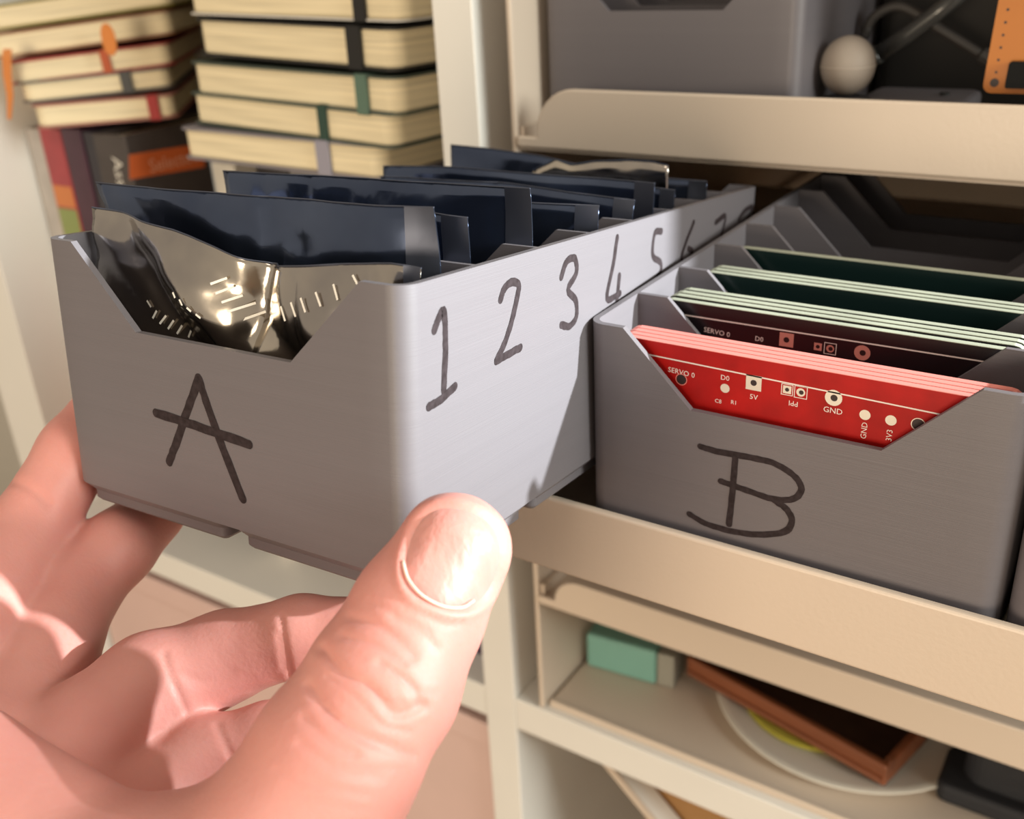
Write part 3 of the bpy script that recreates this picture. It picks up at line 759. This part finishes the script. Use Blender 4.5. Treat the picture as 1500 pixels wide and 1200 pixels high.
# ------------------------------------------------------------------ things on the upper tray
def ico_ball(t, name, c, r, m, squash=(1, 1, 1), n=24):
    V = []; Fc = []
    for i in range(n + 1):
        th = math.pi * i / n
        for k in range(2 * n):
            ph = math.pi * k / n; V.append((c[0] + r * squash[0] * math.sin(th) * math.cos(ph), c[1] + r * squash[1] * math.sin(th) * math.sin(ph), c[2] + r * squash[2] * math.cos(th)))
    for i in range(n):
        for k in range(2 * n): Fc.append((i * 2 * n + k, (i + 1) * 2 * n + k, (i + 1) * 2 * n + (k + 1) % (2 * n), i * 2 * n + (k + 1) % (2 * n)))
    return t.part(name, V, Fc, m, smooth=True, world=True)
bl = Thing('white_ball', 'small off-white ball on the upper tray beside the plain grey bin', 'ball', tuple(at(1242, 130, 1, 140)))
cb = at(1242, 96, 1, 140); ico_ball(bl, 'ball_shell', cb, 7.7, mat('off_white_plastic', (.33, .28, .24), .6), (1, 1, 1.08))
bl.part('seam', *tube([cb + 7.75 * np.array([math.cos(a), math.sin(a), 0]) for a in np.linspace(0, 2 * math.pi, 40)], .12, 6), mat('seam_grey', (.5, .43, .37), .6), world=True)
bs = Thing('ball_base', 'dark base under the white ball on the upper tray', 'base', (cb[0], cb[1], 12.4))
bs.part('base_block', *lathe([(9, 12.5), (9.5, 14), (8.5, cb[2] - 9.5), (5, cb[2] - 8.4)], 28, (cb[0], cb[1])), mat('dark_base', (.05, .045, .05), .6), world=True)
ob = Thing('circuit_board', 'upright orange board with holes on the upper tray', 'circuit board', tuple(at(1470, 140, 1, 126)))
OM = mat('orange_solder_mask', (.48, .15, .010), .5, noise=.08, nscale=60)
a_ = at(1438, 136, 1, 126); b_ = at(1463, 0, 1, 126)
lean = (b_[0] - a_[0]) / (b_[2] - a_[2])
def sheared(o2, y0, y1, t, name, m, parent=None):
    V, Fc = prism(o2, 1, y0, y1); V[:, 0] += (V[:, 2] - a_[2]) * lean; return t.part(name, V, Fc, m, world=True, parent=parent)
sheared(rrect(a_[0], a_[0] + 38, a_[2], a_[2] + 45, 2.2, 5), 126, 127.6, ob, 'laminate', OM)
for k in range(9): ob.part('drill_hole', *disc(a_[0] + 2.6 + (4 + 3.0 * k) * lean, a_[2] + 5.2 + 3.0 * k, .35, 125.95, 10), HOLE, world=True)
ob.part('mounting_hole', *disc(a_[0] + 2.7, a_[2] + 2.6, 1.1, 125.94), HOLE, world=True)
ob.part('mounting_hole', *disc(a_[0] + 2.7 + 33 * lean, a_[2] + 36, 1.1, 125.94), HOLE, world=True)
sheared(rrect(a_[0] + 5.5, a_[0] + 22, a_[2] + 1.6, a_[2] + 8, .6, 3), 123.4, 126, ob, 'black_connector', mat('black_plastic', (.010, .010, .010), .8, spec=.15))
case = Thing('shade_filler', 'black case standing in for shade at the back of the upper tray', 'case', (110, 190, 12.4))  # black box added to darken the shaded back of the upper tray
case.part('filler_body', *prism(rrect(2, 216, 190, 300, 6), 2, 12.5, 92), mat('shade_black', (.014, .012, .011), .8), world=True, bevel=2)
case.part('filler_lid', *prism(rrect(1, 217, 189, 301, 6), 2, 92, 104), mat('shade_black', (.014, .012, .011), .8), world=True, bevel=2)
CL = mat('clear_tubing', (.07, .068, .066), .25, trans=.35)
ct = Thing('clear_tube', 'dim clear plastic tube slanting across the upper tray', 'tube', tuple(at(1300, 130, 1, 165)))
ct.part('tube_wall', *tube([at(1285, 80, 1, 168), at(1330, 50, 1, 168), at(1370, 20, 1, 168), at(1420, -20, 1, 168)], 2.6), CL, True, world=True)
ct.part('tube_end', *tube([at(1280, 83, 1, 168), at(1288, 78, 1, 168)], 3.0), CL, True, world=True)
cb2 = Thing('cable', 'dark looped cable behind the orange board on the upper tray', 'cable', tuple(at(1390, 130, 1, 172)))
cb2.part('cable_sheath', *tube(smooth_line([at(1272, 40, 1, 172), at(1266, 55, 1, 172), at(1280, 25, 1, 172), at(1320, 10, 1, 172), at(1380, 45, 1, 172), at(1440, 82, 1, 172)], 6), 1.5), mat('cable_dark', (.04, .035, .033), .6), True, world=True)
cb2.part('cable_plug', *tube([at(1438, 80, 1, 172), at(1456, 92, 1, 172)], 2.4), mat('cable_dark', (.04, .035, .033), .6), world=True)
dv = Thing('small_device', 'flat grey plastic gadget low behind the tray lip beside the ball', 'gadget', tuple(at(1340, 140, 1, 146)))
p0 = at(1262, 145, 1, 146); p1 = at(1425, 128, 1, 146)
dv.part('device_shell', *prism(rrect(p0[0], p1[0], 140, 165, 4), 2, 12.6, p1[2] - 3), mat('grey_device', (.11, .10, .11), .6), world=True, bevel=1.5)
dv.part('device_screen', *box(p0[0] + 10, p1[0] - 14, 139.7, 140.1, 14, p1[2] - 5), mat('device_glass', (.04, .04, .05), .2), world=True)
dv.part('device_button', *lathe([(1.4, p1[2] - 3), (1.4, p1[2] - 2.2)], 14, (p1[0] - 8, 150)), mat('device_black', (.02, .02, .02), .4), world=True)

# ------------------------------------------------------------------ things under the lowest tray
tl = Thing('eraser_block', 'teal block with a grey end sleeve on the liner at the left', 'block', (-66, 140, -220.4), rot_z(math.radians(6)))
TEAL = mat('teal_rubber', (.20, .42, .36), .6, noise=.12, nscale=40)
tl.part('block_body', *box(-17, 15, 0, 16, .1, 17.5), TEAL, bevel=1.5)
tl.part('end_sleeve', *box(15.2, 23, .4, 15.6, .3, 17), mat('sleeve_grey', (.28, .27, .23), .6), bevel=1)
pl = Thing('round_plate', 'white round plate under the wooden tray', 'plate', (22, 172, -220.4))
pl.part('plate_body', *lathe([(34, -220.3), (40, -219.5), (52, -216.5), (54, -215.6), (53.5, -215.2), (50, -215.8), (40, -217.8), (10, -218.2)], 56, (22, 172)), mat('plate_white', (.70, .66, .58), .35), True, world=True)
pad = Thing('yellow_sponge', 'yellow-green round pad lying on the white plate', 'pad', (12, 160, -217.9))
pad.part('pad_disc', *lathe([(30, -217.4), (31, -216.6), (30, -215.6), (10, -215.4)], 40, (12, 164)), mat('yellow_felt', (.42, .38, .05), .9, bump=.5, bscale=800), world=True)
WOOD = mat('red_brown_wood', (.27, .085, .035), .45, noise=.45, nscale=40, stretch=(.3, 3, 3), bump=.15, bscale=200)
a_ = at(1006, 978, 2, -211); b_ = at(1297, 1142, 2, -211); u = b_ - a_; Lw = np.linalg.norm(u); ang = math.atan2(u[1], u[0])
wt = Thing('wooden_tray', 'shallow red-brown wooden tray resting on the white plate', 'tray', tuple(a_ + [0, 0, -4]), rot_z(ang))
Dw = 56
wt.part('bottom_board', *box(2, Lw - 2, 2, Dw - 2, .2, 2), mat('dark_brown_board', (.06, .028, .016), .6, noise=.4, nscale=60), bevel=.3)
wt.part('rim', *box(0, Lw, 0, 3.2, 0, 9.5), WOOD, bevel=.8); wt.part('rim', *box(0, Lw, Dw - 3.2, Dw, 0, 9.5), WOOD, bevel=.8)
wt.part('rim', *box(0, 3.2, 3.3, Dw - 3.3, 0, 9.5), WOOD, bevel=.8); wt.part('rim', *box(Lw - 3.2, Lw, 3.3, Dw - 3.3, 0, 9.5), WOOD, bevel=.8)
wt.part('rim_bead', *tube([(1, -.4, 3), (Lw - 1, -.4, 3)], .9, 8), WOOD)
bp = Thing('black_pouch', 'black soft pouch at the lower right corner of the shelf', 'pouch', (100, 150, -220.4))
BP = mat('black_nylon', (.016, .017, .022), .7, bump=.6, bscale=300)
bp.part('pouch_body', *prism(rrect(70, 150, 142, 200, 8), 2, -220.2, -176), BP, world=True, bevel=4, segs=3)
bp.part('pouch_flap', *prism(rrect(63, 150, 136, 160, 4), 2, -220.2, -212), BP, world=True, bevel=2, segs=3)

# ------------------------------------------------------------------ below the shelf
pa = at(862, 1122, 1, 116); pc = at(930, 1205, 1, 116); dd = pc - pa
sp = Thing('slanted_brace', 'thin white brace slanting down in the compartment below the right shelf', 'brace', tuple(pa + 5.2 * dd))
q = [(pa[0], -241.0), (pa[0] + 3.6, -241.0)]; k = 5.2
sp.part('panel_sheet', *prism([(pa[0], -240.2), (pa[0] + 4.2, -240.2), (pa[0] + 4.2 + k * dd[0], -240.2 + k * dd[2]), (pa[0] + k * dd[0], -240.2 + k * dd[2])], 1, 116, 126), WHITE, world=True)
sp.part('panel_edge', *prism([(pa[0] - .2, -240.2), (pa[0] + 4.4, -240.2), (pa[0] + 4.4 + k * dd[0], -240.2 + k * dd[2]), (pa[0] - .2 + k * dd[0], -240.2 + k * dd[2])], 1, 114.6, 116), TRAYW, world=True)
cbx = Thing('cardboard_box', 'brown cardboard box below the right shelf', 'box', (60, 125, -583.4))
CBM = mat('cardboard', (.36, .19, .07), .8, noise=.15, nscale=30)
cbx.part('box_body', *box(72, 180, 128, 420, -583.4, -330), CBM, world=True, bevel=1)
x0 = at(945, 1168, 1, 128)
cbx.part('raised_flap', *box(x0[0], 180, 128, 131, -330, -252), CBM, world=True, bevel=.6)
cbx.part('box_flap', *box(72, 180, 417, 420, -330, -290), CBM, world=True)
